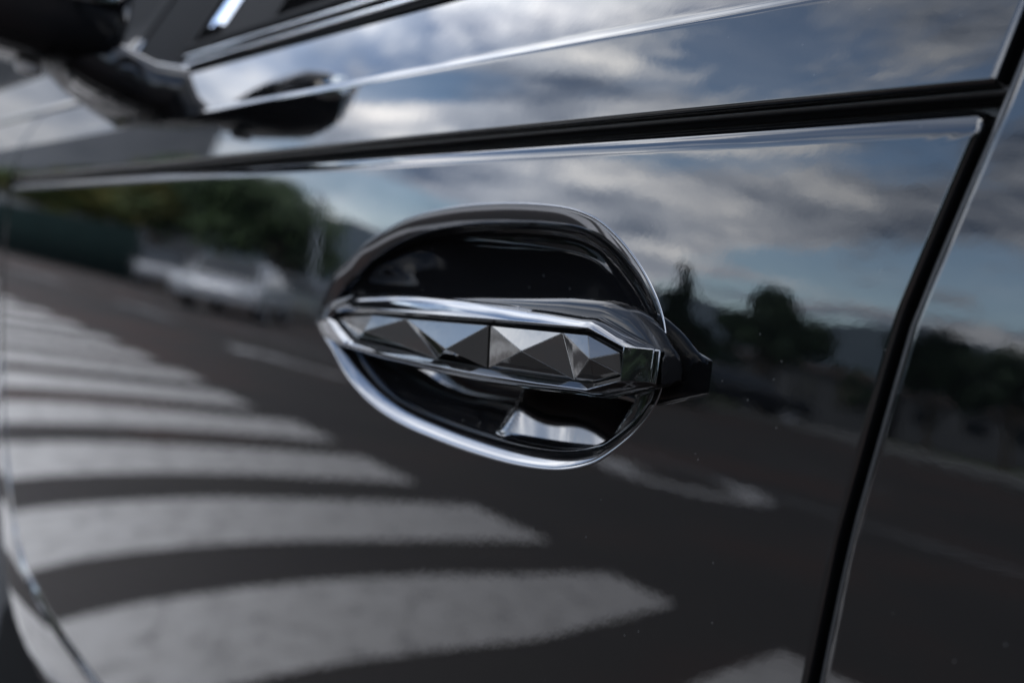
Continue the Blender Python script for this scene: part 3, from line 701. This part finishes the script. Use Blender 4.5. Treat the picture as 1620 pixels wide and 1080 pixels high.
# low buildings
def building(x, y, rz, sx, sy, h, label, wins, name='house'):
    b = empty(name, (x, y, 0), rz); tag(b, label, 'building')
    boxobj('wall', -sx/2, sx/2, -sy/2, sy/2, -.1, h, WALLM, b); boxobj('roof', -sx/2-.25, sx/2+.25, -sy/2-.25, sy/2+.25, h+.003, h+.22, TILE, b)
    for i in range(wins):
        cx = -sx/2+sx*(i+.5)/wins
        wn = boxobj('window', cx-.5, cx+.5, sy/2+.003, sy/2+.06, .9, min(h-.4, 2.1), PLASTIC, b)
        boxobj('pane', cx-.44, cx+.44, sy/2+.063, sy/2+.075, .96, min(h-.4, 2.1)-.06, DGLASS, wn)
x, y = at(15.8, 50); building(x, y, R(-20), 7, 5, 2.9, 'low grey house reflected behind the green sheeting', 3)
x, y = at(12.2, 64); building(x, y, R(-77), 17, 9, 11.5, 'tall grey block reflected above the trees at the far left of the door', 5)
x, y = at(51.4, 48); building(x, y, R(-40), 5, 5, 2.3, 'low pale house reflected between the trees left of the door gap', 3)
x, y = at(58.6, 50); building(x, y, R(-50), 6, 5, 2.0, 'low grey house reflected behind the trees in the rear door', 3)
# street lamp
x, y = at(25.9, 37); lm = empty('street_lamp', (x, y, 0), R(30)); tag(lm, 'grey street lamp with a short arm, reflected right of the tall trees', 'street lamp')
lathe('pole', [(.09, 0), (.07, .5), (.05, 4.6), (.03, 4.7)], 12, RIM, lm, (0, 0, 0), 'Z')
bm = bmesh.new(); box(bm, 0, .8, -.03, .03, 4.62, 4.69); bmobj('arm', bm, RIM, lm)
add_bevel(boxobj('lamp_head', .7, 1.35, -.12, .12, 4.60, 4.72, RIM, lm), .03)
# ---- parked cars across the street
def sedan(az, dist, rz, paint, label, grp):
    x, y = at(az, dist); c = empty('parked_car', (x, y, 0), rz); tag(c, label, 'car', grp)
    lo = [(-2.25, .35), (-2.28, .62), (-2.15, .80), (-1.0, .92), (1.55, .95), (2.2, .90), (2.3, .62), (2.25, .35)]
    hi = [(-1.15, .91), (-.45, 1.38), (.35, 1.44), (1.05, 1.36), (1.75, .94)]
    def loft(nm, pr, w0, w1, m, z0, z1):
        def wv(z): t = (z-z0)/(z1-z0); return w0+(w1-w0)*t
        n = len(pr); v_ = [(a, -wv(b), b) for a, b in pr]+[(a, wv(b), b) for a, b in pr]
        f_ = [tuple(range(n)), tuple(range(2*n-1, n-1, -1))]+[(i, n+i, n+(i+1) % n, (i+1) % n) for i in range(n)]
        o_ = mesh(nm, v_, f_, m, c, False); sharp(o_, 10); return add_bevel(o_, .05, 3, 20)
    loft('body', lo, .90, .86, paint, .35, .95); loft('cabin', hi, .82, .62, paint, .91, 1.44)
    for s in (-1, 1):
        v_ = [(-.95, s*.815, .97), (.15, s*.815, .97), (.15, s*.668, 1.34), (-.42, s*.668, 1.34)]; mesh('window', [(a, b+s*.012, d) for a, b, d in v_]+[(a, b-s*.01, d) for a, b, d in v_], [(0, 1, 2, 3), (4, 5, 6, 7), (0, 1, 5, 4), (1, 2, 6, 5), (2, 3, 7, 6), (3, 0, 4, 7)], DGLASS, c, False)
        v_ = [(.22, s*.815, .97), (1.45, s*.815, .97), (1.0, s*.668, 1.34), (.22, s*.668, 1.34)]; mesh('window', [(a, b+s*.012, d) for a, b, d in v_]+[(a, b-s*.01, d) for a, b, d in v_], [(0, 1, 2, 3), (4, 5, 6, 7), (0, 1, 5, 4), (1, 2, 6, 5), (2, 3, 7, 6), (3, 0, 4, 7)], DGLASS, c, False)
        boxobj('headlight', -2.27, -2.12, s*.62-.17, s*.62+.17, .60, .72, LENS, c, .02); boxobj('tail_light', 2.17, 2.29, s*.65-.15, s*.65+.15, .66, .8, mat('red_lens', (.35, .02, .02), .2), c, .02)
        for px in (-1.42, 1.38): wheel(c, px, s*.78, .33, s)
    for xa, za, xb, zb, wa, wb in ((-1.10, .955, -.50, 1.36, .70, .60), (1.70, .985, 1.10, 1.34, .70, .60)):
        dx = -.02 if xa < 0 else .02
        v_ = [(xa+dx, -wa, za+.02), (xa+dx, wa, za+.02), (xb+dx, wb, zb+.02), (xb+dx, -wb, zb+.02)]; mesh('windscreen', v_+[(a-dx, b, d-.03) for a, b, d in v_], [(0, 1, 2, 3), (4, 5, 6, 7), (0, 1, 5, 4), (1, 2, 6, 5), (2, 3, 7, 6), (3, 0, 4, 7)], DGLASS, c, False)
    return c
SIL = mat('silver_paint', (.45, .46, .48), .22, .35, 1.5, 1.); WHT = mat('white_paint', (.22, .22, .23), .25, 0, 1.5, 1.); DRK = mat('dark_paint', (.012, .013, .016), .15, 0, 1.5, 1.)
G_ = 'cars parked across the street'
sedan(22.1, 25.5, R(214), SIL, 'silver sedan parked across the street, the brightest car reflected left of the handle', G_)
sedan(18.4, 37, R(192), WHT, 'pale grey sedan parked behind the brighter silver one, further left in the reflection', G_)
sedan(25.4, 33, R(150), DRK, 'dark sedan parked right of the silver one, reflected at the tip of the handle', G_)
sedan(48.0, 34, R(120), DRK, 'dark sedan parked below the loose-crowned tree, reflected right of the handle', G_)
